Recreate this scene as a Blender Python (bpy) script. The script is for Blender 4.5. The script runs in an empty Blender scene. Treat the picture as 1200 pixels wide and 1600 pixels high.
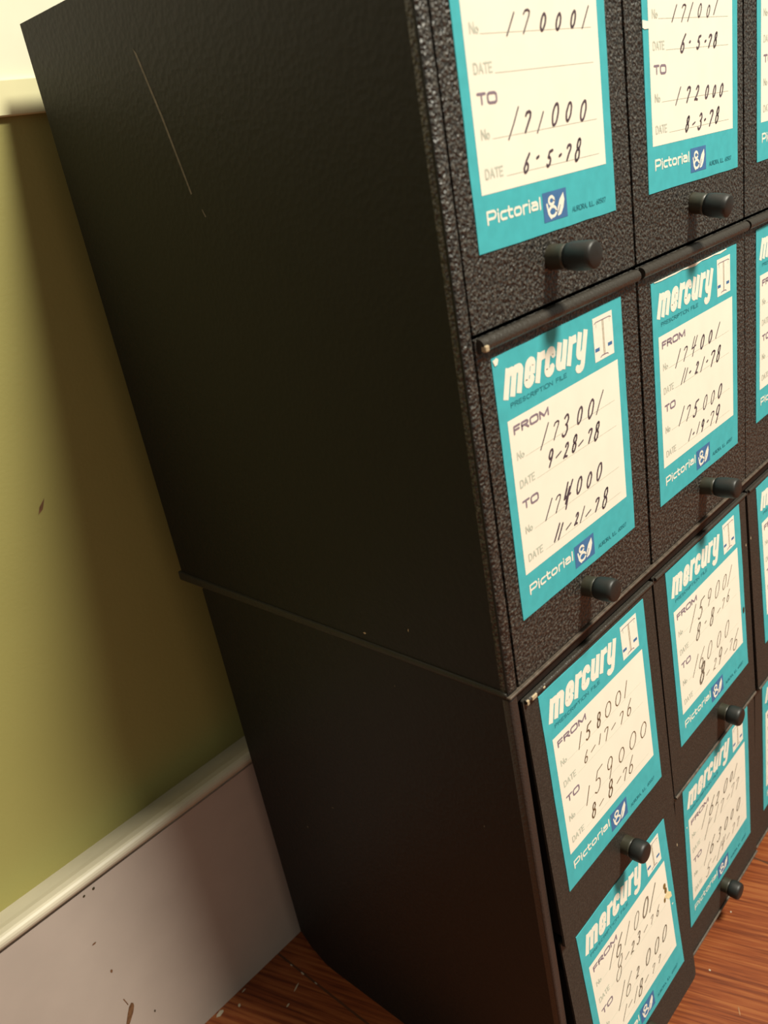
import bpy, bmesh, math, random
from mathutils import Matrix, Vector
random.seed(7)
scene = bpy.context.scene
COL = scene.collection

# ------------------------------------------------------------------ camera
cam_data = bpy.data.cameras.new('camera')
cam = bpy.data.objects.new('camera', cam_data)
COL.objects.link(cam)
ZF = 0.352                                   # height of the upper cabinet's third label line above the floor
cam.matrix_world = Matrix(((0.669486, 0.393718, -0.629901, -0.257026),
                           (-0.723526, 0.153590, -0.672993, -0.199656),
                           (-0.168223, 0.906309, 0.387692, 0.198136 + ZF),
                           (0, 0, 0, 1)))
cam_data.sensor_fit = 'AUTO'
cam_data.sensor_width = 36.0
cam_data.lens = 1331.1 / 1600 * 36.0
cam_data.clip_start = 0.01
cam_data.dof.use_dof = True
cam_data.dof.focus_distance = 0.46
cam_data.dof.aperture_fstop = 13.0
scene.camera = cam

# ------------------------------------------------------------------ world, lamp, exposure
world = bpy.data.worlds.new('room_light')
scene.world = world
world.use_nodes = True
bg = world.node_tree.nodes['Background']
bg.inputs[0].default_value = (1.0, 0.95, 0.79, 1)
bg.inputs[1].default_value = 0.31

ld = bpy.data.lights.new('ceiling_lamp', 'AREA')
ld.shape = 'DISK'
ld.size = 0.42
ld.energy = 124
ld.color = (1.0, 0.955, 0.81)
lamp = bpy.data.objects.new('ceiling_lamp', ld)
lamp.location = (0.43, -1.15, 2.02 + ZF)
COL.objects.link(lamp)

vs = scene.view_settings
scene.display_settings.display_device = 'sRGB'
vs.view_transform = 'Standard'
vs.look = 'None'
vs.gamma = 1.0
vs.exposure = 0.0
vs.use_curve_mapping = False


# ------------------------------------------------------------------ materials
def new_mat(name):
    m = bpy.data.materials.new(name)
    m.use_nodes = True
    nt = m.node_tree
    return m, nt, nt.nodes['Principled BSDF']


def N(nt, kind, **kw):
    n = nt.nodes.new(kind)
    for k, v in kw.items():
        if k in n.inputs:
            n.inputs[k].default_value = v
        else:
            setattr(n, k, v)
    return n


def obj_coords(nt, scale=(1, 1, 1)):
    tc = N(nt, 'ShaderNodeTexCoord')
    mp = N(nt, 'ShaderNodeMapping')
    mp.inputs['Scale'].default_value = scale
    nt.links.new(tc.outputs['Object'], mp.inputs['Vector'])
    return mp.outputs['Vector']


def ramp(nt, fac, stops):
    r = N(nt, 'ShaderNodeValToRGB')
    e = r.color_ramp.elements
    while len(e) < len(stops):
        e.new(0.5)
    for el, (p, c) in zip(e, stops):
        el.position = p
        el.color = (*c, 1) if len(c) == 3 else c
    nt.links.new(fac, r.inputs['Fac'])
    return r.outputs['Color']


def flat(name, col, rough=0.7, var=0.0, scale=200, spec=0.3):
    m, nt, b = new_mat(name)
    b.inputs['Roughness'].default_value = rough
    b.inputs['Specular IOR Level'].default_value = spec
    v = obj_coords(nt)
    n = N(nt, 'ShaderNodeTexNoise', Scale=scale, Detail=3.0)
    nt.links.new(v, n.inputs['Vector'])
    lo = tuple(max(0, c * (1 - var)) for c in col)
    hi = tuple(c * (1 + var) for c in col)
    nt.links.new(ramp(nt, n.outputs['Fac'], [(0.3, lo), (0.7, hi)]), b.inputs['Base Color'])
    return m


def black_paint(name, col, scale, strength, dist, rough, spec, fleck=None):
    """baked enamel: flat black, orange-peel or crinkle bump"""
    m, nt, b = new_mat(name)
    v = obj_coords(nt)
    n = N(nt, 'ShaderNodeTexNoise', Scale=scale, Detail=2.5, Roughness=0.6)
    nt.links.new(v, n.inputs['Vector'])
    vo = N(nt, 'ShaderNodeTexVoronoi', Scale=scale * 1.1)
    nt.links.new(v, vo.inputs['Vector'])
    mx = N(nt, 'ShaderNodeMath', operation='ADD')
    nt.links.new(n.outputs['Fac'], mx.inputs[0])
    nt.links.new(vo.outputs['Distance'], mx.inputs[1])
    bp = N(nt, 'ShaderNodeBump', Strength=strength, Distance=dist)
    nt.links.new(mx.outputs[0], bp.inputs['Height'])
    nt.links.new(bp.outputs['Normal'], b.inputs['Normal'])
    b.inputs['Roughness'].default_value = rough
    b.inputs['Specular IOR Level'].default_value = spec
    if fleck:
        nt.links.new(ramp(nt, n.outputs['Fac'], [(0.42, col), (0.66, fleck)]), b.inputs['Base Color'])
    else:
        b.inputs['Base Color'].default_value = (*col, 1)
    return m


M = {}
M['crinkle'] = black_paint('black_crinkle_paint', (0.0115, 0.011, 0.0098), 600, 0.85, 0.0010, 0.42, 0.5, (0.088, 0.080, 0.067))
M['satin'] = black_paint('black_satin_paint', (0.024, 0.022, 0.018), 900, 0.35, 0.0004, 0.5, 0.35, (0.042, 0.037, 0.030))
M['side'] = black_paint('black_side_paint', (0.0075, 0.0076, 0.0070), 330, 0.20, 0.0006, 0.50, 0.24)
M['flange'] = black_paint('black_flange_paint', (0.026, 0.021, 0.018), 700, 0.4, 0.0004, 0.40, 0.5)
M['worn'] = flat('worn_and_lit_edge', (0.085, 0.066, 0.05), 0.45, 0.35, 300, 0.5)  # worn paint, lightened so that the drawer hems read as lit lines
M['edge'] = black_paint('black_edge_paint', (0.032, 0.027, 0.021), 700, 0.4, 0.0004, 0.36, 0.6)
M['inside'] = flat('dark_drawer_interior', (0.006, 0.005, 0.004), 0.7)
M['knob'] = black_paint('black_knob_plastic', (0.011, 0.010, 0.008), 260, 0.15, 0.0003, 0.5, 0.5)
M['stem'] = black_paint('tarnish_and_highlight_stem', (0.034, 0.030, 0.018), 260, 0.2, 0.0003, 0.45, 0.5)  # olive tarnish, with the tan highlight near the base painted in
M['side_edge'] = black_paint('side_hem_paint', (0.020, 0.018, 0.014), 700, 0.3, 0.0004, 0.5, 0.35)
M['chip'] = flat('chipped_primer', (0.42, 0.33, 0.21), 0.8, 0.15)
M['scratch'] = flat('scratch_bare_metal', (0.12, 0.103, 0.08), 0.6, 0.25, 400)
M['teal'] = flat('teal_card_ink', (0.058, 0.41, 0.455), 0.62, 0.06, 160)
M['cream'] = flat('cream_card', (0.83, 0.78, 0.66), 0.72, 0.025, 60)
M['white'] = flat('white_card_print', (0.80, 0.77, 0.66), 0.72, 0.03, 300)
M['pen'] = flat('purple_black_felt_pen', (0.075, 0.050, 0.065), 0.7, 0.35, 500)
M['ballpoint'] = flat('brown_pen', (0.14, 0.082, 0.040), 0.7, 0.35, 500)
M['greypen'] = flat('grey_brown_pen', (0.19, 0.15, 0.11), 0.7, 0.35, 500)
M['print_dark'] = flat('dark_violet_print', (0.23, 0.175, 0.215), 0.7, 0.1)
M['print_grey'] = flat('pale_grey_green_print', (0.50, 0.53, 0.44), 0.7, 0.1)
M['print_teal'] = flat('dark_teal_print', (0.022, 0.20, 0.24), 0.7, 0.1)
M['print_blue'] = flat('blue_print', (0.055, 0.15, 0.33), 0.7, 0.08)
M['stain'] = flat('brown_stain', (0.20, 0.115, 0.03), 0.7, 0.4, 900)
M['pale_stain'] = flat('pale_yellow_rub', (0.78, 0.66, 0.38), 0.7, 0.1, 900)
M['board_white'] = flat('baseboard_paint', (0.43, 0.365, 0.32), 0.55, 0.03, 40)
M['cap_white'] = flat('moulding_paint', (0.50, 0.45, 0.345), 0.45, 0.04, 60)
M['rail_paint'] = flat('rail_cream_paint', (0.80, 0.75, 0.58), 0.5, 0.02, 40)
M['band'] = flat('beige_strip_paint', (0.72, 0.68, 0.41), 0.55, 0.02, 40)
M['speck'] = flat('dark_speck', (0.045, 0.035, 0.015), 0.7)
M['drip'] = flat('brown_drip', (0.15, 0.075, 0.035), 0.7, 0.3, 300)
M['scuff'] = flat('pale_floor_scuff', (0.30, 0.15, 0.075), 0.6, 0.2)
M['fleck'] = flat('paint_fleck', (0.42, 0.36, 0.27), 0.8, 0.1)


def wall_material():
    m, nt, b = new_mat('olive_green_wall_paint')
    v = obj_coords(nt)
    n = N(nt, 'ShaderNodeTexNoise', Scale=9.0, Detail=3.0)
    nt.links.new(v, n.inputs['Vector'])
    nt.links.new(ramp(nt, n.outputs['Fac'], [(0.3, (0.285, 0.258, 0.079)), (0.7, (0.305, 0.277, 0.087))]), b.inputs['Base Color'])
    n2 = N(nt, 'ShaderNodeTexNoise', Scale=420.0, Detail=2.0)
    nt.links.new(v, n2.inputs['Vector'])
    bp = N(nt, 'ShaderNodeBump', Strength=0.12, Distance=0.0008)
    nt.links.new(n2.outputs['Fac'], bp.inputs['Height'])
    nt.links.new(bp.outputs['Normal'], b.inputs['Normal'])
    b.inputs['Roughness'].default_value = 0.6
    return m


def floor_material():
    m, nt, b = new_mat('red_brown_pine_boards')
    tc = N(nt, 'ShaderNodeTexCoord')
    sep = N(nt, 'ShaderNodeSeparateXYZ')
    nt.links.new(tc.outputs['Object'], sep.inputs[0])

    def math_(op, a, b_=None):
        n = N(nt, 'ShaderNodeMath', operation=op)
        for i, x in enumerate((a, b_)):
            if x is None:
                continue
            if isinstance(x, (int, float)):
                n.inputs[i].default_value = x
            else:
                nt.links.new(x, n.inputs[i])
        return n.outputs[0]
    X, Y = sep.outputs['X'], sep.outputs['Y']
    # wide boards, running towards the wall
    bx = math_('DIVIDE', math_('ADD', X, 0.0325 + 0.28 * 20), 0.28)
    cell = math_('FLOOR', bx)
    fr = math_('FRACT', bx)
    seam = math_('LESS_THAN', math_('ABSOLUTE', math_('SUBTRACT', fr, 0.003)), 0.003)
    wn = N(nt, 'ShaderNodeTexWhiteNoise', noise_dimensions='1D')
    nt.links.new(cell, wn.inputs['W'])
    # grain drifting across the board
    sk = math_('ADD', X, math_('MULTIPLY', Y, 0.30))
    comb = N(nt, 'ShaderNodeCombineXYZ')
    nt.links.new(math_('MULTIPLY', sk, 1.0), comb.inputs[0])
    nt.links.new(math_('MULTIPLY', Y, 0.04), comb.inputs[1])
    nt.links.new(math_('MULTIPLY', wn.outputs['Value'], 3.0), comb.inputs[2])
    g = N(nt, 'ShaderNodeTexNoise', Scale=480.0, Detail=4.0, Roughness=0.6, Distortion=0.3)
    nt.links.new(comb.outputs[0], g.inputs['Vector'])
    g2 = N(nt, 'ShaderNodeTexNoise', Scale=40.0, Detail=3.0, Roughness=0.55, Distortion=0.5)
    nt.links.new(comb.outputs[0], g2.inputs['Vector'])
    w = N(nt, 'ShaderNodeTexWave', Scale=55.0, Distortion=5.0, Detail=3.0)
    w.inputs['Detail Scale'].default_value = 2.0
    nt.links.new(comb.outputs[0], w.inputs['Vector'])
    mixv = math_('ADD', math_('MULTIPLY', g.outputs['Fac'], 0.72), math_('ADD', math_('MULTIPLY', g2.outputs['Fac'], 0.20), math_('MULTIPLY', w.outputs['Fac'], 0.08)))
    c = ramp(nt, mixv, [(0.36, (0.10, 0.021, 0.006)), (0.50, (0.20, 0.047, 0.012)), (0.62, (0.265, 0.082, 0.023))])
    mx = N(nt, 'ShaderNodeMix', data_type='RGBA')
    nt.links.new(seam, mx.inputs['Factor'])
    nt.links.new(c, mx.inputs['A'])
    mx.inputs['B'].default_value = (0.075, 0.028, 0.013, 1)
    nt.links.new(mx.outputs['Result'], b.inputs['Base Color'])
    bp = N(nt, 'ShaderNodeBump', Strength=0.25, Distance=0.0006)
    nt.links.new(math_('SUBTRACT', mixv, seam), bp.inputs['Height'])
    nt.links.new(bp.outputs['Normal'], b.inputs['Normal'])
    b.inputs['Roughness'].default_value = 0.45
    b.inputs['Specular IOR Level'].default_value = 0.35
    return m


M['wall'] = wall_material()
M['floor'] = floor_material()


# ------------------------------------------------------------------ mesh helpers
class MB:
    """collects faces with several materials and links them as one mesh object"""

    def __init__(self):
        self.v, self.f, self.mi, self.mats, self.smooth = [], [], [], [], []

    def slot(self, key):
        if key not in self.mats:
            self.mats.append(key)
        return self.mats.index(key)

    def faces(self, verts, faces, key, smooth=False):
        o = len(self.v)
        s = self.slot(key)
        self.v.extend([tuple(p) for p in verts])
        for f in faces:
            self.f.append([o + i for i in f])
            self.mi.append(s)
            self.smooth.append(smooth)

    def bm(self, bm, key, smooth=False):
        bm.verts.index_update()
        self.faces([v.co[:] for v in bm.verts], [[v.index for v in f.verts] for f in bm.faces], key, smooth)
        bm.free()

    def box(self, x0, x1, y0, y1, z0, z1, key, bevel=0.0, seg=2, warp=None, smooth=False):
        bm = bmesh.new()
        bmesh.ops.create_cube(bm, size=1)
        for v in bm.verts:
            v.co = Vector((x0 if v.co.x < 0 else x1, y0 if v.co.y < 0 else y1, z0 if v.co.z < 0 else z1))
        if bevel:
            bmesh.ops.bevel(bm, geom=list(bm.edges), offset=bevel, segments=seg, affect='EDGES', profile=0.5)
        if warp:
            for v in bm.verts:
                v.co = Vector(warp(v.co))
        bmesh.ops.recalc_face_normals(bm, faces=list(bm.faces))
        self.bm(bm, key, smooth)

    def prism(self, prof, x0, x1, key, bevel=0.0):
        """profile of (y, z) points pushed along x"""
        bm = bmesh.new()
        a = [bm.verts.new((x0, y, z)) for y, z in prof]
        b = [bm.verts.new((x1, y, z)) for y, z in prof]
        n = len(prof)
        bm.faces.new(a)
        bm.faces.new(b[::-1])
        for i in range(n):
            bm.faces.new((a[i], b[i], b[(i + 1) % n], a[(i + 1) % n]))
        bmesh.ops.recalc_face_normals(bm, faces=list(bm.faces))
        if bevel:
            bmesh.ops.bevel(bm, geom=list(bm.edges), offset=bevel, segments=2, affect='EDGES', profile=0.5)
        self.bm(bm, key)

    def lathe(self, prof, M4, key, n=28):
        """profile of (radius, height) turned about z, then moved by M4"""
        vs, fs = [], []
        for r, h in prof:
            for k in range(n):
                a = 2 * math.pi * k / n
                vs.append(M4 @ Vector((r * math.cos(a), r * math.sin(a), h)))
        for i in range(len(prof) - 1):
            for k in range(n):
                fs.append((i * n + k, i * n + (k + 1) % n, (i + 1) * n + (k + 1) % n, (i + 1) * n + k))
        fs.append(tuple(range(n))[::-1])
        fs.append(tuple((len(prof) - 1) * n + k for k in range(n)))
        self.faces(vs, fs, key, True)

    def build(self, name, parent=None, loc=(0, 0, 0)):
        me = bpy.data.meshes.new(name)
        me.from_pydata(self.v, [], self.f)
        for k in self.mats:
            me.materials.append(M[k])
        me.polygons.foreach_set('material_index', self.mi)
        me.polygons.foreach_set('use_smooth', self.smooth)
        me.update()
        o = bpy.data.objects.new(name, me)
        o.location = loc
        COL.objects.link(o)
        if parent:
            o.parent = parent
        return o


def blob(mb, P, pts, key):
    """small flat mark through a list of points mapped by P"""
    mb.faces([P(*q) for q in pts], [tuple(range(len(pts)))], key)


def structure(o):
    o['kind'] = 'structure'
    return o


# ------------------------------------------------------------------ the room
WALL_Y = 0.281
BOARD_Y = 0.250
RAIL_Z = 0.2465 + ZF

f = MB()
f.box(-1.6, 2.2, -2.4, WALL_Y + 0.10, -0.03, 0.0, 'floor')
def fl(cx, cy, L, W, a, key='fleck'):
    ca, sa = math.cos(a), math.sin(a)
    pts = [(-L, 0), (-L * .4, -W), (L * .7, -W * .7), (L, 0), (L * .5, W), (-L * .5, W * .8)]
    f.faces([(cx + x * ca - y * sa, cy + x * sa + y * ca, 0.0002) for x, y in pts], [tuple(range(6))], key)
fl(-0.0428, 0.2158, 0.0040, 0.0006, 0.35)
fl(-0.0561, 0.2101, 0.0018, 0.0007, 0.2)
fl(-0.0777, 0.2402, 0.0016, 0.0010, 0.9)
fl(-0.0681, 0.2470, 0.0020, 0.0006, 0.1)
fl(-0.0905, 0.2470, 0.0035, 0.0018, 0.1)
fl(-0.0325, 0.2330, 0.0014, 0.0005, 1.5)
fl(-0.0322, 0.2205, 0.0020, 0.0006, 1.5)
fl(-0.0318, 0.2060, 0.0016, 0.0005, 1.5)
fl(0.1907, -0.0086, 0.0008, 0.0005, 0.3)
fl(0.1377, -0.0160, 0.0008, 0.0006, 1.0)
fl(0.1203, -0.0432, 0.0034, 0.0004, 0.55, 'scuff')
structure(f.build('floor'))

w = MB()
w.box(-1.6, 2.2, WALL_Y, WALL_Y + 0.1, 0.0, RAIL_Z + 0.009, 'wall')
w.box(-1.6, 2.2, WALL_Y, WALL_Y + 0.1, RAIL_Z + 0.009, 2.45, 'rail_paint')
# small brown scuff on the green paint
sx, sz = -0.0764, 0.0418 + ZF
w.faces([(sx - .003, WALL_Y - .0002, sz - .004), (sx + .0005, WALL_Y - .0002, sz - .002), (sx + .0035, WALL_Y - .0002, sz + .004), (sx - .001, WALL_Y - .0002, sz)], [(0, 1, 2, 3)], 'drip')
structure(w.build('wall_back'))

# thin beige strip where the green paint ends and the pale paint begins
r = MB()
prof = [(WALL_Y + .004, 0.0), (WALL_Y - .0026, 0.0), (WALL_Y - .0031, 0.0006), (WALL_Y - .0031, 0.0168), (WALL_Y - .0024, 0.0176), (WALL_Y + .004, 0.0178)]
r.prism([(y, z + RAIL_Z) for y, z in prof], -1.6, 2.2, 'band')
structure(r.build('trim_1'))

# tall old baseboard with a rounded cap moulding
b = MB()
prof = [(WALL_Y + .004, 0.0), (BOARD_Y, 0.0), (BOARD_Y, 0.1675), (WALL_Y + .004, 0.1675)]
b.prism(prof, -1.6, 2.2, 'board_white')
nose = [(WALL_Y + .004, 0.1640), (BOARD_Y + .0015, 0.1676), (BOARD_Y + .0015, 0.1695)]
for k in range(9):
    a = -math.pi * .5 - k * math.pi / 8 * 0.95
    nose.append((BOARD_Y + .0015 + .0045 * math.cos(a), 0.1738 + .0042 * math.sin(a)))
nose += [(BOARD_Y + .0065, 0.1768), (BOARD_Y + .0135, 0.1738), (WALL_Y + .004, 0.1660)]
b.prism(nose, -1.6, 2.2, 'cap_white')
def mark(cx, cz, pts, key):
    b.faces([(cx + x * .001, BOARD_Y - .0002, cz + ZF + z * .001) for x, z in pts], [tuple(range(len(pts)))], key)
dot = [(-1, 0), (-.6, -.8), (.4, -.9), (1, 0), (.5, .8), (-.5, .8)]
mark(-0.1369, -0.1875, [(x * 1.0, z * 1.1) for x, z in dot], 'speck')
mark(-0.1436, -0.1878, [(x * .9, z * .9) for x, z in dot], 'speck')
mark(-0.1487, -0.2237, [(x * 1.5, z * .7) for x, z in dot], 'drip')
mark(-0.1456, -0.2516, [(x * .8, z * 1.5) for x, z in dot], 'drip')
mark(-0.1302, -0.3065, [(x * .6, z * 1.2) for x, z in dot], 'speck')
mark(-0.1443, -0.2905, [(2.2, 5.2), (3.4, 3.8), (3.2, 1.0), (1.2, -3.0), (-3.5, -9), (-8, -14), (-9, -13), (-5, -6), (-2.0, 0), (.2, 3.6)], 'drip')
mark(-0.1455, -0.2815, [(-.3, 3.5), (.3, 3.5), (1.6, -3.5), (1.1, -3.5)], 'drip')
structure(b.build('baseboard_back'))

# ------------------------------------------------------------------ lettering made of flat strokes
def arc(cx, cy, rx, ry, a0, a1, n=10):
    return [(cx + rx * math.cos(math.radians(a0 + (a1 - a0) * k / n)), cy + ry * math.sin(math.radians(a0 + (a1 - a0) * k / n))) for k in range(n + 1)]


# pen digits: unit height, drawn in a box about 0.55 wide and centred on x = 0
DIG = {
    '0': [arc(0, .5, .27, .5, 100, 468, 18)],
    '1': [[(.07, 1), (0, .5), (-.08, 0)]],
    '2': [[(-.2, .78)] + arc(0, .76, .19, .22, 150, -30, 8) + [(.02, .35), (-.22, .02), (-.08, .07), (.24, 0)]],
    '3': [arc(-.02, .76, .19, .23, 150, -80, 9) + arc(-.02, .27, .23, .27, 85, -150, 10)],
    '4': [[(-.12, 1), (-.24, .42), (.22, .5)], [(.2, .98), (.06, .45), (0, 0)]],
    '5': [[(.26, 1), (-.1, .93), (-.16, .58)] + arc(-.04, .3, .22, .29, 110, -140, 10)],
    '6': [[(.14, 1), (-.1, .62), (-.2, .3)] + arc(0, .25, .2, .25, 180, 520, 14)],
    '7': [[(-.26, .8), (-.2, .93), (.02, .97), (.2, .9), (.2, .7), (.06, .35), (-.04, 0)]],
    '8': [arc(0, .76, .17, .24, 60, 300, 8) + arc(0, .26, .2, .27, 80, -250, 12) + [(.1, .6), (.15, .75), (.12, .93)]],
    '9': [arc(-.02, .73, .19, .27, 20, 380, 14) + [(.14, .45), (.02, 0)]],
    '-': [[(-.9, -.15), (.9, .5)]],
    '.': [[(-.25, .4), (.25, .6)]],
}
# printed capitals: unit height, with their own widths
CAP = {
    'A': (.7, [[(0, 0), (.35, 1), (.7, 0)], [(.13, .34), (.57, .34)]]),
    'C': (.66, [arc(.36, .5, .34, .5, 50, 310, 12)]),
    'D': (.68, [[(0, 0), (0, 1), (.3, 1)] + arc(.3, .5, .36, .5, 90, -90, 10) + [(0, 0)]]),
    'E': (.56, [[(.56, 0), (0, 0), (0, 1), (.56, 1)], [(0, .52), (.48, .52)]]),
    'F': (.54, [[(0, 0), (0, 1), (.54, 1)], [(0, .52), (.46, .52)]]),
    'I': (.06, [[(.03, 0), (.03, 1)]]),
    'L': (.52, [[(0, 1), (0, 0), (.52, 0)]]),
    'M': (.84, [[(0, 0), (0, 1), (.42, .15), (.84, 1), (.84, 0)]]),
    'N': (.68, [[(0, 0), (0, 1), (.68, 0), (.68, 1)]]),
    'O': (.78, [[(.16, 0), (.62, 0), (.76, .14), (.78, .5), (.76, .86), (.62, 1), (.16, 1), (.02, .86), (0, .5), (.02, .14), (.16, 0)]]),
    'P': (.58, [[(0, 0), (0, 1), (.34, 1)] + arc(.34, .76, .24, .24, 90, -90, 8) + [(0, .52)]]),
    'R': (.62, [[(0, 0), (0, 1), (.36, 1)] + arc(.36, .76, .24, .24, 90, -90, 8) + [(0, .52)], [(.3, .52), (.62, 0)]]),
    'S': (.58, [arc(.29, .75, .27, .25, 30, 270, 9) + arc(.29, .25, .28, .25, 90, -150, 9)]),
    'T': (.66, [[(.33, 0), (.33, 1)], [(0, 1), (.66, 1)]]),
    'U': (.66, [[(0, 1), (0, .3)] + arc(.33, .3, .33, .3, 180, 360, 8) + [(.66, 1)]]),
    'o': (.46, [arc(.23, .28, .23, .28, 0, 360, 12)]),
    '.': (.12, [[(.02, .04), (.1, .04)]]),
    ',': (.12, [[(.1, .08), (.02, -.14)]]),
    '0': (.56, [arc(.28, .5, .28, .5, 0, 360, 12)]),
    '5': (.56, [[(.5, 1), (.08, 1), (.04, .56)] + arc(.26, .32, .28, .32, 110, -140, 8)]),
    '6': (.56, [[(.44, 1), (.06, .46)] + arc(.28, .28, .26, .28, 160, 520, 12)]),
    '7': (.56, [[(0, 1), (.56, 1), (.16, 0)]]),
    ' ': (.4, []),
}


class Card:
    """a printed card on a drawer front; u runs right and v down, in millimetres from its top left corner"""

    def __init__(self, P):
        self.P, self.mb, self.k = P, MB(), 0

    def poly(self, pts, key, lift):
        self.k = (self.k + 1) % 24                       # ink laid over ink sits a hair higher, never in the same plane
        lift += self.k * 2e-6
        self.mb.faces([self.P(u, v, lift) for u, v in pts], [tuple(range(len(pts)))], key)

    def rect(self, u0, v0, u1, v1, key, lift):
        self.poly([(u0, v0), (u0, v1), (u1, v1), (u1, v0)], key, lift)

    def disc(self, u, v, ru, rv, key, lift, n=8):
        self.poly([(u + ru * math.cos(2 * math.pi * k / n), v + rv * math.sin(2 * math.pi * k / n)) for k in range(n)], key, lift)

    def stroke(self, pts, wd, key, lift, rnd=True):
        h = wd / 2
        n = len(pts)
        for i in range(n - 1):
            (a, b), (c, d) = pts[i], pts[i + 1]
            L = math.hypot(c - a, d - b) or 1e-6
            nx, ny = -(d - b) / L * h, (c - a) / L * h
            self.poly([(a + nx, b + ny), (a - nx, b - ny), (c - nx, d - ny), (c + nx, d + ny)], key, lift)
        for i in (range(n) if rnd else range(1, n - 1)):
            self.disc(pts[i][0], pts[i][1], h, h, key, lift, 8)

    def caps(self, text, u, v, height, width, wd, key, lift, gap=.22):
        """printed capitals from baseline (u, v), stretched to the given width"""
        tot = sum(CAP[c][0] for c in text) + gap * (len(text) - 1)
        k = width / tot
        x = 0
        for c in text:
            for st in CAP[c][1]:
                self.stroke([(u + (x + px) * k, v - py * height) for px, py in st], wd, key, lift)
            x += CAP[c][0] + gap

    def pen(self, ch, u, v, h, bold, key, lift, rnd):
        slant = (.34 if ch == '1' else .28) if key == 'ballpoint' else (.62 if ch == '1' else .46)
        wd = (.68, 1.02, 1.4, 1.8)[bold] * (1.0 if key == 'pen' else .85)
        s = h * {'-': .95, '.': 1.25}.get(ch, 1)
        for st in DIG[ch]:
            q = []
            for x, y in st:
                if ch in '80':
                    x *= 1.3 if key == 'ballpoint' and ch == '0' else .94
                yy = (y - .5)
                q.append((u + (x + slant * yy) * s + rnd.uniform(-.02, .02) * h, v - yy * s))
            self.stroke(q, wd * (1.5 if ch == '.' else 1), key, lift)


CW, CH = 100.5, 117.6                      # size of a card, in millimetres


def draw_mercury(c, lift):
    base, H, sw, sl = 18.5, 11.9, 3.5, .325
    k = 1.055

    def st(pts, w=sw):
        c.stroke([(4.3 + (x * k) + y * sl, base - y) for x, y in pts], w, 'white', lift, False)
    t = H - sw / 2
    # m
    for x in (1.7, 6.05, 10.4):
        st([(x, 0), (x, H - (.0 if x == 1.7 else 2.2))])
    st([(1.7, t), (4.6, t)] + arc(4.5, t - 1.5, 1.55, 1.5, 90, 0, 5))
    st([(6.05, t), (8.9, t)] + arc(8.85, t - 1.5, 1.55, 1.5, 90, 0, 5))
    # e
    st([(15.0, 5.5), (18.9, 5.5)], 1.6)
    st([(18.9, 5.0), (18.9, 8.4)] + arc(16.9, 8.6, 2.0, 1.75, 0, 180, 8) + [(14.9, 3.2)] + arc(16.9, 3.3, 2.0, 1.7, 180, 360, 8) + [(18.9, 3.9)])
    # r
    st([(23.1, 0), (23.1, H)])
    st([(23.1, t - .6), (24.6, t), (27.2, t)])
    # c
    st([(33.2, 7.6), (33.2, 8.5)] + arc(31.2, 8.6, 2.0, 1.75, 0, 180, 8) + [(29.2, 3.2)] + arc(31.2, 3.3, 2.0, 1.7, 180, 360, 8) + [(33.2, 4.2)])
    # u
    st([(37.4, H), (37.4, 3.2)] + arc(39.5, 3.3, 2.05, 1.7, 180, 360, 8) + [(41.6, 4)])
    st([(41.7, 0), (41.7, H)])
    # r
    st([(46.0, 0), (46.0, H)])
    st([(46.0, t - .6), (47.5, t), (50.2, t)])
    # y
    st([(52.9, H), (52.9, 3.2)] + arc(55.0, 3.3, 2.05, 1.7, 180, 360, 8))
    st([(57.3, H), (57.3, -2.2)] + arc(55.2, -2.3, 2.05, 1.6, 0, -170, 8))


def draw_pictorial(c, lift):
    u, v, H, sw = 6.9, 107.9, 4.6, .95
    x = H * .74

    def st(p):
        c.stroke([(u + a, v - b) for a, b in p], sw, 'white', lift)
    h = .4
    st([(h, 0), (h, H - h), (4.6, H - h), (5.5, H - 1.1), (5.5, 2.5), (4.6, 1.7), (h, 1.7)])          # P
    st([(7.1, 0), (7.1, x - h)]); st([(7.1, H - h), (7.1, H - .5)])                                        # i
    st([(12.2, x - h), (9.4, x - h), (8.7, x - 1.1), (8.7, 1.1), (9.4, h), (12.2, h)])                       # c
    st([(14.1, H - .4), (14.1, 1.0), (14.8, h), (16.2, h)]); st([(13.2, x - h), (16.2, x - h)])             # t
    st([(18.3, h), (21.0, h), (21.8, 1.1), (21.8, x - 1.1), (21.0, x - h), (18.3, x - h), (17.6, x - 1.1), (17.6, 1.1), (18.3, h)])   # o
    st([(23.5, 0), (23.5, x - h)]); st([(23.5, x - 1), (24.4, x - h), (26.2, x - h)])                       # r
    st([(27.6, 0), (27.6, x - h)]); st([(27.6, H - h), (27.6, H - .5)])                                     # i
    st([(29.4, x - h), (32.3, x - h), (33.1, x - 1.1), (33.1, h), (29.9, h), (29.2, .8), (29.2, 1.4), (29.9, 1.95), (33.1, 1.95)])   # a
    st([(35.0, 0), (35.0, H - h)])                                                                        # l


def draw_emblem(c, lift):
    c.rect(43.9, 102.4, 61.2, 113.6, 'print_blue', lift)
    L = lift + .00004
    # a pale figure: two rings one over the other and a leaf leaning out beside them
    for cx, cy, rx, ry in ((50.0, 105.9, 1.9, 1.5), (50.4, 110.1, 2.7, 1.9)):
        c.stroke([(cx + rx * math.cos(a * .5236), cy + ry * math.sin(a * .5236)) for a in range(13)], 1.15, 'white', L)
    c.stroke([(46.6, 107.0), (47.4, 110.6), (49.0, 112.4)], 1.0, 'white', L)
    c.poly([(53.9, 112.4), (54.0, 109.3), (55.8, 106.3), (58.9, 103.9), (59.4, 106.8), (58.2, 109.8), (56.2, 112.0)], 'white', L)
    c.stroke([(54.2, 111.4), (56.2, 108.3), (58.3, 105.2)], .45, 'print_blue', L + .00003)


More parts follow.
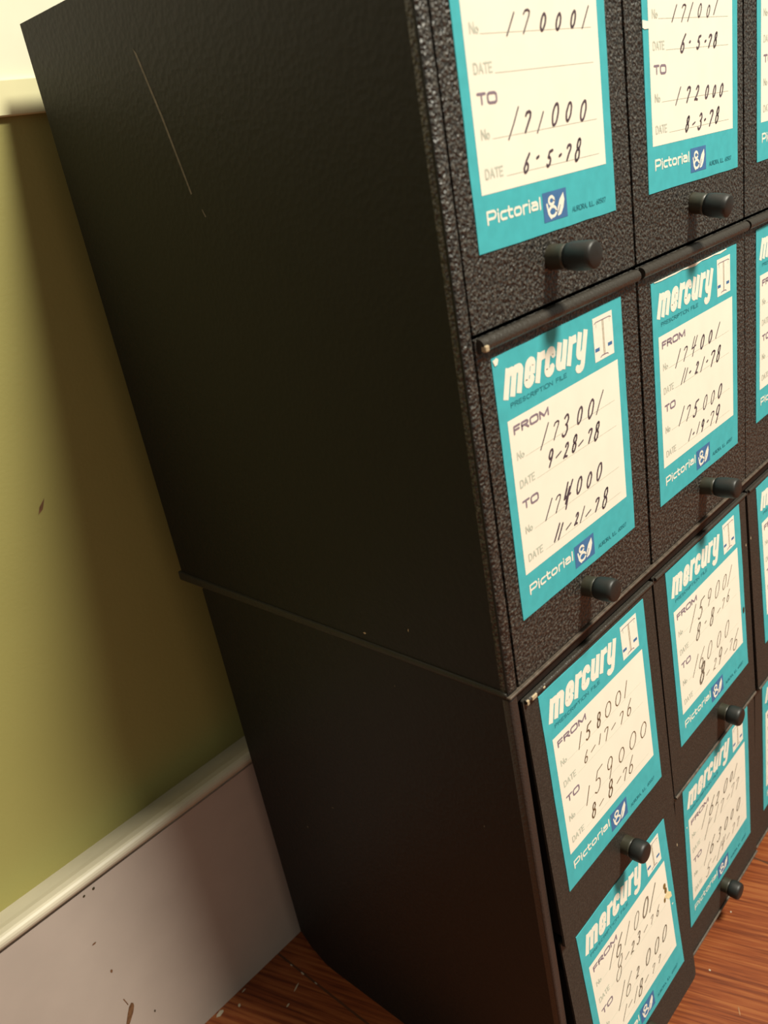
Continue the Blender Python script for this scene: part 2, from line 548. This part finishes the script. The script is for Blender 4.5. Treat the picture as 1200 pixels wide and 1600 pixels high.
def draw_scales(c, lift):
    c.rect(74.6, 3.7, 91.6, 23.6, 'white', lift)
    L = lift + .00004
    c.stroke([(75.8, 6.4), (77.0, 5.9), (89.0, 5.9), (90.3, 6.4)], .42, 'print_dark', L)
    c.stroke([(77.2, 6.0), (77.2, 8.2)], .35, 'print_grey', L)
    c.stroke([(89.0, 6.0), (89.0, 8.2)], .35, 'print_grey', L)
    c.stroke([(82.6, 6.2), (82.6, 21.6)], .38, 'stain', L)
    c.stroke([(83.5, 6.2), (83.5, 21.6)], .38, 'stain', L)
    c.rect(75.2, 17.5, 79.0, 19.1, 'print_blue', L)
    c.rect(86.4, 17.5, 90.2, 19.1, 'print_blue', L)
    c.stroke([(79.6, 22.3), (80.8, 21.8), (85.2, 21.8), (86.3, 22.3)], .5, 'print_dark', L)


def make_card(name, P, writing, ink, parent, loc):
    c = Card(P)
    rnd = random.Random(name + writing[:12])
    c.rnd = rnd
    # the card itself, with a little thickness
    n = 8
    top = [(CW * k / n, 0) for k in range(n + 1)] + [(CW, CH * k / n) for k in range(1, n + 1)] + [(CW * (1 - k / n), CH) for k in range(1, n + 1)] + [(0, CH * (1 - k / n)) for k in range(1, n)]
    top = [(u + rnd.uniform(-.18, .18), v + rnd.uniform(-.18, .18)) for u, v in top]
    m = len(top)
    c.mb.faces([P(u, v, .0003) for u, v in top] + [P(u, v, 0) for u, v in top],
               [tuple(range(m))] + [(i, (i + 1) % m, m + (i + 1) % m, m + i) for i in range(m)], 'teal')
    A, B_, D = .00036, .00042, .00048
    c.rect(5.4, 27.4, 94.1, 97.6, 'cream', A)
    draw_mercury(c, A)
    draw_scales(c, A)
    draw_pictorial(c, A)
    draw_emblem(c, A)
    c.caps('PRESCRIPTION FILE', 9.0, 22.6, 1.7, 41.5, .42, 'print_teal', A)
    c.caps('AURORA, ILL. 60507', 65.0, 112.6, 1.8, 27.0, .42, 'print_teal', A)
    c.caps('FROM', 9.1, 33.9, 3.0, 25.0, .95, 'print_dark', B_, .2)
    c.caps('TO', 9.3, 67.6, 3.2, 11.2, .95, 'print_dark', B_, .2)
    for v, u0 in ((45.6, 14.8), (58.2, 21.2), (79.4, 15.6), (92.8, 22.0)):
        u = u0
        c.rect(u0, v - .08, 89.0, v + .08, 'print_grey', B_)
    for v in (45.3, 79.1):
        c.caps('No', 9.2, v, 3.2, 4.6, .6, 'print_grey', B_)
    for v in (57.8, 92.3):
        c.caps('DATE', 9.0, v, 3.1, 10.6, .6, 'print_grey', B_)
    for tok in writing.split():
        ch, u, v, h, bold = tok.split(',')
        c.pen(ch, float(u), float(v), float(h), int(bold), ink, D, rnd)
    return c


def wear(c, row, col):
    """the damage each card shows"""
    E_ = .0005
    if (row, col) == ('A', 1):
        c.poly([(-.3, 46), (5.6, 46.6), (5.6, 49.4), (1.5, 49.6), (-.3, 49)], 'white', E_)
    if (row, col) == ('B', 0):
        c.poly([(.4, 1.0), (3.0, .4), (4.2, 1.3), (3.2, 3.2), (1.6, 3.4)], 'cream', E_)
    if (row, col) == ('B', 1):
        top = [(3 + 7.6 * k, c.rnd.uniform(.15, .7) + (.7 if k in (5, 6, 10) else 0)) for k in range(12)]
        c.poly([(3, -.15)] + top + [(87, -.15)], 'cream', E_)
    if (row, col) == ('D', 0):
        for u, v, ru, rv in ((90.2, 44.4, 1.6, 2.1), (90.9, 48.4, 1.5, 2.3), (88.4, 54.2, 1.1, 1.8)):
            c.disc(u, v, ru, rv, 'stain', E_, 10)
        c.poly([(88.5, 52.0), (92.5, 50.5), (96.5, 54.2), (97.0, 58.2), (93.0, 57.4), (91.0, 55.0)], 'pale_stain', .00046)
        c.disc(96.4, 64.0, .9, .6, 'white', E_)
    if (row, col) == ('D', 1):
        c.disc(2.5, 31, .6, .8, 'white', E_)
    if (row, col) == ('C', 1):
        c.disc(98.0, 75.0, 1.3, 2.4, 'speck', E_, 9)


# what is written on each card: digit, place across, place down, height, weight
PEN = {
    'A1': '1,33.3,43.1,7.1,0 7,43.3,42.4,7.8,0 0,54.6,43,5.5,1 0,65.2,43.1,5.4,1 0,75.9,42.5,5.5,1 1,85,42,7.6,0 1,29.4,75.5,10.3,0 7,38.5,75.7,7,1 1,47.1,76.8,6.9,0 0,57.9,75,7.5,1 0,67.8,74.9,6.5,1 0,78.7,75.4,7.1,1 6,35.5,90.1,6.3,1 .,43.2,88.9,1.8,0 5,51.1,90.3,5.5,1 .,59,90,1.9,0 7,65.3,89.6,5.7,1 8,72.6,89.5,7.9,1',
    'A2': '1,30.5,43.7,6.7,0 7,39.4,43.6,7.1,0 1,46.8,43.3,7.5,0 0,56.9,42.8,5.5,0 0,66.3,43.2,4.9,0 1,74.9,41.2,6.8,0 6,38.6,56.1,7.3,1 .,45.7,55.7,1.3,0 5,55.1,56.2,5.4,1 .,62.6,55.9,1.4,0 7,67.6,55.9,5.5,1 8,74,55.6,6.3,1 1,32.1,78,7.2,0 7,42.7,78,6.6,1 2,52.3,77.9,6,1 0,63.5,78.3,5.4,1 0,72,78.5,4.9,1 0,80.4,78.5,5.5,1 8,41.3,90.9,6.4,1 -,48.3,90.8,1.4,0 3,55.2,90.9,6.9,1 .,60.7,90.6,1.5,0 7,67.6,90.3,7,1 8,75.2,89.6,7.1,1',
    'B1': '1,29.6,42.2,9.5,0 7,38.4,42.5,7.6,0 3,46.4,43.1,8.8,1 0,58.2,42.6,6.8,1 0,67.8,42.8,7.7,1 1,75.7,42.3,9.2,0 9,32.5,53.3,6.9,1 -,39,53.3,2.1,0 2,45.1,54.2,5.8,1 8,52.1,53.7,6.9,1 -,57.4,54.8,2.1,0 7,65.1,54.8,6,1 8,71.4,54.8,7.7,1 1,27.3,75.4,7.9,0 7,34.4,75.6,7.5,0 4,42.8,75.1,11.4,1 4,42.1,75.1,6.5,1 0,52.9,74.4,6.9,1 0,61.6,75.3,6.4,1 0,70.7,74.8,7.4,1 1,31.7,88.8,6.6,1 1,34.5,89.5,6,1 -,41.5,89.3,2.2,0 2,48.3,89.2,4.8,1 1,53.2,89.3,6.2,0 -,58.6,90.1,2.3,0 7,66.4,89.9,5.8,1 8,74.2,89.8,8.8,1',
    'B2': '1,25.5,43.5,8.3,0 7,33.9,43.3,7.1,0 4,44.5,42.3,9.7,0 0,54.7,42.7,6.7,1 0,64.8,42.6,6.1,1 1,74.2,41.5,7.5,0 1,30.7,54.7,7.2,0 1,33.9,55,6.4,0 .,39,54.8,1.7,0 2,47.3,54.8,5.6,1 1,54.3,55,6.8,0 .,60,54.9,1.8,0 7,67,55.3,8,1 8,74.9,54.8,8.1,1 1,27.5,75.6,8.7,0 7,35.3,76.4,7.9,0 5,44.4,77.1,8,1 0,56.6,77.4,7.3,0 0,66.3,77.7,6.9,0 0,76,77,7.2,1 1,36.7,89.7,5.4,0 .,41,90.3,1.8,0 1,46.9,89.1,5.5,0 9,52.5,89.7,6,1 .,59.1,89.4,1.9,0 7,64.6,89.5,7.5,0 9,72.1,89.4,9.4,1',
    'C1': '1,27,42.1,8,0 5,34.8,41.8,8.1,1 8,45.3,41.6,7.6,1 0,54.8,41.2,7.7,0 0,65.2,41.1,7.3,0 1,73.4,40.4,8.5,0 6,30.1,54.1,6,0 -,37.2,53.1,2.2,0 1,43.9,52.6,5,0 7,50.3,53.7,7.2,0 -,57.9,53,2.3,0 7,66.3,53.9,6.8,0 6,74.7,52.9,8.6,0 1,27.1,76.2,9.2,0 5,37.6,74.2,12.9,0 9,49.5,74.9,12,0 0,61.9,75,7.6,0 0,74.4,74.1,9.2,0 0,86.3,75,8.4,0 8,30.3,88.1,7.9,1 -,38,88,2.3,0 8,47.8,86.9,9.3,1 -,56.5,86.9,2.3,0 7,62.8,88.4,7.1,0 6,69.8,87.2,9.3,0',
    'C2': '1,27.8,42.9,13.5,0 5,38.8,42.2,11.2,1 9,50.7,40.8,9.8,0 0,62.2,41.1,9.9,0 0,72.8,41.4,8.7,0 1,80.3,40.7,11.2,0 8,33.4,55.1,9.7,1 .,43.3,54.1,2.1,0 8,52.6,55.2,10,1 -,62.4,55.4,2.1,0 7,69.1,54.4,5.9,0 6,76.6,53.1,7,0 1,26.3,75.2,11.4,0 6,34.8,74.8,11.6,0 0,46.1,75.3,10.1,0 0,59.5,75.5,9.2,0 0,71.7,74.7,9.9,0 8,34.3,84.9,12.2,3 -,41.7,88.6,2.2,0 2,51.6,88.9,6.5,0 9,59.6,87.6,9.9,1 -,68.5,88.7,2.2,0 7,76,88.5,6.7,0 6,83.5,89.4,12.4,0',
    'D1': '1,27,40.6,11,0 6,35.5,40.1,11.7,1 1,45.1,39.6,10.7,0 0,55.9,40.2,9.7,0 0,67.2,40.3,11,2 1,75.6,40.3,13.8,1 8,32.3,54,14.1,0 -,41.6,52.9,2.3,0 2,48,53.5,6.3,1 3,55.3,53,6.9,1 -,64,53.3,2.3,0 7,71.6,54.2,5.3,0 6,79.3,54.3,6,0 1,29.6,73.7,13.7,0 6,38.1,73.7,12.2,0 2,48.7,74.3,5.9,1 0,61.6,75,9,1 0,72.5,76.3,9.1,1 0,82.8,76.1,9.2,1 1,29.6,87.8,7.6,0 -,36.5,86.6,2.3,0 1,43.1,87.2,7.7,0 8,49.2,87.5,9.5,1 -,56.8,87.1,2.4,0 7,65.3,88.2,5.5,0 7,73.1,88,4.9,0',
    'D2': '1,27.6,42.4,12.9,0 6,39,41.8,11.5,1 2,48.1,42.3,7.9,1 0,61.1,41.8,9.1,1 0,70.7,41.3,6.5,1 1,77.2,41.4,8.7,0 1,30.9,55.2,12.1,0 -,36.2,51.7,2.1,0 1,45.2,53.5,10.1,0 7,54,53.7,9.1,0 -,65.1,53.7,2.2,0 7,71.6,53.7,9.3,0 7,79.8,54,7.7,0 1,28.5,75.5,12.7,0 6,37.1,74.5,11,1 3,48.2,74.7,9.3,1 0,59.6,74.4,8.1,1 0,69.7,74.3,6.7,1 0,80.8,74.1,8.5,1 5,29.5,90.1,9.9,0 -,38.9,88.8,2.5,0 1,47.1,89,10.7,0 4,53.8,87.5,9.5,0 -,62.3,87.3,2.5,0 7,71,88.2,7.1,0 7,79.1,88.5,6.5,0',
    'A3': '', 'B3': '', 'C3': '', 'D3': '',
}

# card places found on the drawers: left edge, top edge, tilt
POSE = {
    'A': [(0.0005, 0.2737, -0.0039), (0.1324, 0.2747, -0.0114), (0.2585, 0.2733, 0.0031)],
    'B': [(-0.0002, 0.1178, 0.0038), (0.1292, 0.1170, -0.0011), (0.2579, 0.1196, 0.0023)],
    'C': [(0.0033, -0.0435, -0.0069), (0.1308, -0.0422, 0.0009), (0.2586, -0.0419, 0.0128)],
    'D': [(0.0073, -0.1980, 0.0100), (0.1330, -0.1960, 0.0109), (0.2609, -0.1962, 0.0278)],
}
# drawer fronts: left, right, then how far the front stands out at the top edge and its lean per metre downwards
FRONT = {
    'A': [(-0.0092, 0.1153, 0, 0), (0.1174, 0.2402, 0, 0), (0.2422, 0.3664, 0, 0)],
    'B': [(-0.0088, 0.1150, 0, 0), (0.1175, 0.2412, 0, 0), (0.2422, 0.3664, 0, 0)],
    'C': [(-0.0074, 0.1150, 0.0002, 0.050), (0.1176, 0.2412, 0.0004, 0.046), (0.2440, 0.3660, 0.0001, 0.050)],
    'D': [(-0.0062, 0.1212, -0.0033, 0.072), (0.1222, 0.2456, -0.0038, 0.013), (0.2468, 0.3664, -0.0040, 0.002)],
}
ZR = {'A': (0.2775, 0.1290), 'B': (0.1272, -0.0290), 'C': (-0.0384, -0.1898), 'D': (-0.1912, -0.3412)}
KNOB = {'A': [(0.0474, 0.1463, 0.0204, 0), (0.1776, 0.1468, 0.0187, 10), (0.3055, 0.1465, 0.0195, 0)],
        'B': [(0.0517, -0.0089, 0.0160, -4), (0.1815, -0.0094, 0.0202, -3), (0.3090, -0.0090, 0.0190, 0)],
        'C': [(0.0575, -0.1745, 0.0130, 2), (0.1866, -0.1698, 0.0135, 3), (0.3120, -0.1700, 0.0130, 0)],
        'D': [(0.0590, -0.3245, 0.0120, 2), (0.1859, -0.3215, 0.0125, 3), (0.3120, -0.3215, 0.0120, 0)]}


def make_drawer(cabinet, row, col):
    x0, x1, yt, lean = FRONT[row][col]
    zt, zb = ZR[row]
    upper = row in 'AB'
    paint = 'crinkle' if upper else 'satin'
    O = Vector(((x0 + x1) / 2, yt, zb))                  # drawer origin: bottom middle of the front

    def plane(x, z, out=0.0):                            # a point of the leaning front face
        return Vector((x - O.x, -(zt - z) * lean - out, z - O.z))
    d = MB()
    T = 0.0013

    def warp(co):
        return (co.x - O.x, co.y - (zt - co.z) * lean, co.z - O.z)
    rc = 0.0042 if row == 'D' else 0.0009
    out = []
    for qx, qz, a0 in ((x1 - rc, zb + rc, -90), (x1 - .0009, zt - .0009, 0), (x0 + .0009, zt - .0009, 90), (x0 + rc, zb + rc, 180)):
        r_ = .0009 if qz > zb + .02 else rc
        out += arc(qx, qz, r_, r_, a0, a0 + 90, 5)
    bm = bmesh.new()
    fa = [bm.verts.new((x, 0, z)) for x, z in out]
    ba = [bm.verts.new((x, T, z)) for x, z in out]
    bm.faces.new(fa)
    bm.faces.new(ba[::-1])
    for i in range(len(out)):
        bm.faces.new((fa[i], ba[i], ba[(i + 1) % len(out)], fa[(i + 1) % len(out)]))
    bmesh.ops.recalc_face_normals(bm, faces=list(bm.faces))
    for v in bm.verts:
        v.co = Vector(warp(v.co))
    d.bm(bm, paint)
    # the metal tray behind the front
    e = 0.0016
    yo = -yt - (zt - zb) * 0 + T * .5
    back = 0.205
    lo, hi = zb + 0.004, zt - 0.022
    sy = T + 0.0002 - min(0, yt) * 0

    def tray(a0, a1, b0, b1, c0, c1):
        d.box(a0, a1, b0, b1, c0, c1, 'inside', 0, 1, lambda co: (co.x - O.x, co.y - ((zt - co.z) * lean if co.y < 0.02 else 0), co.z - O.z))
    tray(x0 + e, x0 + e + 0.001, T, back, lo, hi)
    tray(x1 - e - 0.001, x1 - e, T, back, lo, hi)
    tray(x0 + e, x1 - e, T, back, lo, lo + 0.001)
    tray(x0 + e, x1 - e, back - 0.001, back, lo, hi)
    if (row, col) in (('C', 2), ('C', 1), ('D', 0)):
        a, b = (x0 + .0012, zt - .034) if col == 2 else (x1 - .003, zt - .036)
        blob(d, lambda p, q: plane(p, q, .0001), [(a, b), (a + .0008, b + .0012), (a + .0012, b - .0004), (a + .0005, b - .0014)], 'chip')
    if not upper and col:                                # worn hem along the bottom edge, its lit line put into the colour
        pb = [(-.0003 + .0009 * math.cos(math.pi * .5 + math.pi * k / 8), zb + .0008 + .0009 * math.sin(math.pi * .5 + math.pi * k / 8)) for k in range(9)] + [(T * .9, zb)]
        d.prism([(y - (zt - z) * lean, z - O.z) for y, z in pb], x0 - O.x + .0005, x1 - O.x - .0005, 'worn')
    root = d.build('drawer', cabinet, O)
    # rolled lip along the top edge
    lip = MB()
    rr = 0.0029 if upper else 0.0011
    pr = []
    zc = zt - rr
    for k in range(13):
        a = math.pi * .5 + math.pi * k / 12
        pr.append((-.0004 + rr * 1.05 * math.cos(a), zc - zb + rr * math.sin(a)))
    pr += [(.0012, zc - zb - rr * .8), (.0012, zc - zb + rr * .8)]
    lip.prism([(y - (zt - z - zb) * lean, z) for y, z in pr], x0 - O.x + .0012, x1 - O.x - .0004, 'edge')
    if row == 'B' and col == 0:
        lip.box(x0 - O.x + .0011, x0 - O.x + .0036, -.0042, -.0016, zc - zb - .0022, zc - zb + .0004, 'chip', .0006, 2)
    if row == 'C' and col == 0:                          # bare, chipped end of the lip under the joint
        for a, b_, hh in ((.0012, .0030, .0016), (.0052, .0092, .0014), (.0142, .0160, .0007)):
            lip.box(x0 - O.x + a, x0 - O.x + b_, -.0019, -.0004, zc - zb - hh, zc - zb + hh * .6, 'chip', .0004, 2)
    lip.build('lip', root)
    # the card
    cx, cz, ro = POSE[row][col]
    cw, chh = CW * .001, CH * .001
    ca, sa = math.cos(ro), math.sin(ro)

    def P(u, v, lift):
        a, b = u * .001 - cw / 2, chh / 2 - v * .001
        return plane(cx + cw / 2 + a * ca - b * sa, cz - chh / 2 + a * sa + b * ca, lift)
    key = row + str(col + 1)
    ink = {'C1': 'ballpoint', 'C2': 'greypen', 'D1': 'greypen', 'D2': 'greypen'}.get(key, 'pen')
    card = make_card('label_card', P, PEN[key], ink, root, O)
    wear(card, row, col)
    co = card.mb.build('label_card', root)
    co['label'] = 'teal and cream paper card with printed and handwritten numbers'
    # the pull knob: a stem with a slightly fatter sleeve over its end
    kx, kz, kl, droop = KNOB[row][col]
    k = MB()
    p = plane(kx, kz)
    ang = math.pi / 2 + math.radians(droop) - math.atan(lean)
    M4 = Matrix.Translation(p) @ Matrix.Rotation(ang, 4, 'X')
    R = 0.0058 if upper else 0.0061
    stem = [(R * .88, -.0012), (R * .88, .0002), (R * .86, kl * .30), (R * .90, kl * .40)]
    k.lathe(stem, M4, 'stem', 32)
    prof = [(R * .90, kl * .385), (R * .96, kl * .47), (R, kl * .58), (R, kl * .86), (R * .97, kl - .0011), (R * .90, kl - .0003), (R * .82, kl), (R * .2, kl + .0001)]
    k.lathe(prof, M4, 'knob', 32)
    k.build('knob', root)
    return root


XL, XR = -0.0166, 0.3742


def make_cabinet(name, rows, zt, zb, back, lean, origin, label):
    """a steel case of two rows of three drawers"""
    t = bpy.data.objects.new(name, None)
    t.location = origin
    COL.objects.link(t)
    t.empty_display_size = 0.05
    t['label'] = label
    t['category'] = 'cabinet'
    return t


def slant(lean, zt):
    def wfun(co):
        k = max(0.0, 1 - co.y / 0.06)
        return (co.x, co.y - (zt - co.z) * lean * k, co.z)
    return wfun


# ---- upper cabinet
up = make_cabinet('file_cabinet', 'AB', 0.284, -0.031, 0.2525, 0, (0, 0, ZF),
                  'upper black steel cabinet of teal-carded file drawers, with a long scratch on its side')
c = MB()
zt, zb, bk = 0.284, -0.0312, 0.2525
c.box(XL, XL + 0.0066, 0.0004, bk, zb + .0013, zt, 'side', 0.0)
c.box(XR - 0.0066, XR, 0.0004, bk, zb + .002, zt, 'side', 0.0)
c.box(XL + .0066, XR - .0066, 0.0006, bk, zt - 0.0055, zt, 'side')
c.box(XL + .001, XR - .001, bk - 0.002, bk - .0002, zb, zt - .001, 'side')
c.box(XL + .001, XR - .001, 0.0035, bk - .01, 0.1274, 0.1284, 'inside')
for x in (0.1166, 0.2416):
    c.box(x - .0006, x + .0006, 0.0045, bk - .01, zb + .001, zt - .006, 'inside')
# side panel scratches and nicks
def side_mark(mb, pts, key, x=XL):
    mb.faces([(x - .0001, y, z) for y, z in pts], [tuple(range(len(pts)))], key)
side_mark(c, [(0.1612, 0.2560), (0.1602, 0.2530), (0.1523, 0.2262), (0.1443, 0.1935), (0.1432, 0.1938), (0.1510, 0.2266), (0.1590, 0.2535)], 'scratch')
side_mark(c, [(0.1390, 0.1866), (0.1376, 0.1832), (0.1368, 0.1834), (0.1384, 0.1868)], 'scratch')
for y, z, a, b in ((0.0875, -0.0224, .0012, .0007), (0.0556, -0.0116, .0004, .0010)):
    side_mark(c, [(y - a, z + b * .4), (y - a * .2, z + b), (y + a, z), (y, z - b)], 'chip')
case = c.build('case', up)
# front flanges: the folded front edges of the two sides and the top
for a0, a1, b0, bev in ((XL - .0001, XL + .0071, zb + .0013, .0022), (XR - .0071, XR + .0001, zb + .0013, .0022), (XL + .007, XR - .007, zt - .0058, .0012)):
    fl_ = MB()
    fl_.box(a0, a1, -0.0004, 0.006, b0, zt, 'crinkle', bev, 3, None, True)
    fl_.build('front_flange', case)
# bottom plate with its hem showing on the side and front
h_ = MB()
h_.box(XL - 0.0006, XR + 0.0006, -0.0012, bk, zb, zb + 0.0013, 'worn', 0.0003, 1)
h_.build('bottom_plate', up)
for a0, a1 in ((XL - .0012, XL + .002), (XR - .002, XR + .0012)):
    h_ = MB()
    h_.box(a0, a1, 0.0006, bk + 0.0036, zb + .0001, zb + 0.0064, 'side_edge', 0.0011, 2, lambda co: (co.x, co.y, co.z if co.z < -.0285 else co.z - .0034 * max(0, 1 - co.y / .2)))
    h_.build('side_hem', up)
for row in 'AB':
    for col in range(3):
        make_drawer(up, row, col)

# ---- lower cabinet
low = make_cabinet('file_cabinet', 'CD', -0.0316, -0.3515, 0.2335, 0.023, (0, 0, ZF),
                   'lower black steel cabinet of teal-carded file drawers, standing on the red-brown floor')
c = MB()
zt, zb, bk, ln = -0.0316, -0.3517, 0.2335, 0.023
wf = slant(ln, zt)
side = [(0.0004, zt), (0.06, zt), (bk - .0015, zt), (bk, zt - .0015), (bk, zb + .0205), (bk - .009, zb + .0095), (bk - .0225, zb + .0012), (bk - .03, zb), (0.06, zb), (0.0004, zb)]
def sheared(prof):
    return [(y - (zt - z) * ln * max(0, 1 - y / .06), z) for y, z in prof]
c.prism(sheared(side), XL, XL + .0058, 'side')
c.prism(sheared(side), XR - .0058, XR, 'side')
c.box(XL + .0005, XR - .0005, 0.0006, bk - .001, zt - .0058, zt, 'side', .0008, 2)
c.box(XL + .001, XR - .001, bk - .003, bk - .0012, zb + .022, zt - .001, 'side')
c.prism([(0.002, zb + .0002), (bk - .03, zb + .0002), (bk - .03, zb + .0085), (0.002, zb + .0085)], XL + .005, XR - .005, 'inside')
c.box(XL + .004, XR - .004, 0.0035, bk - .01, -.1910, -.1900, 'inside')
for x in (0.1164, 0.2428):
    c.box(x - .0006, x + .0006, 0.0045, bk - .01, zb + .008, zt - .006, 'inside')
for y, z, a, b in ((0.0728, -0.0496, .0003, .0008), (0.0269, -0.1183, .0004, .0009), (0.186, -0.2027, .0007, .0013), (0.1523, -0.1692, .0014, .0005)):
    side_mark(c, [(y - a, z + b * .4), (y - a * .2, z + b), (y + a, z), (y, z - b)], 'scratch')
case = c.build('case', low)
for a0, a1 in ((XL - .0001, XL + .0058), (XR - .0058, XR + .0001)):
    fl_ = MB()
    fl_.box(a0, a1, -.0004, .005, zb + .001, zt, 'flange', .0014, 3, wf, True)
    fl_.build('front_flange', case)
for row in 'CD':
    for col in range(3):
        make_drawer(low, row, col)
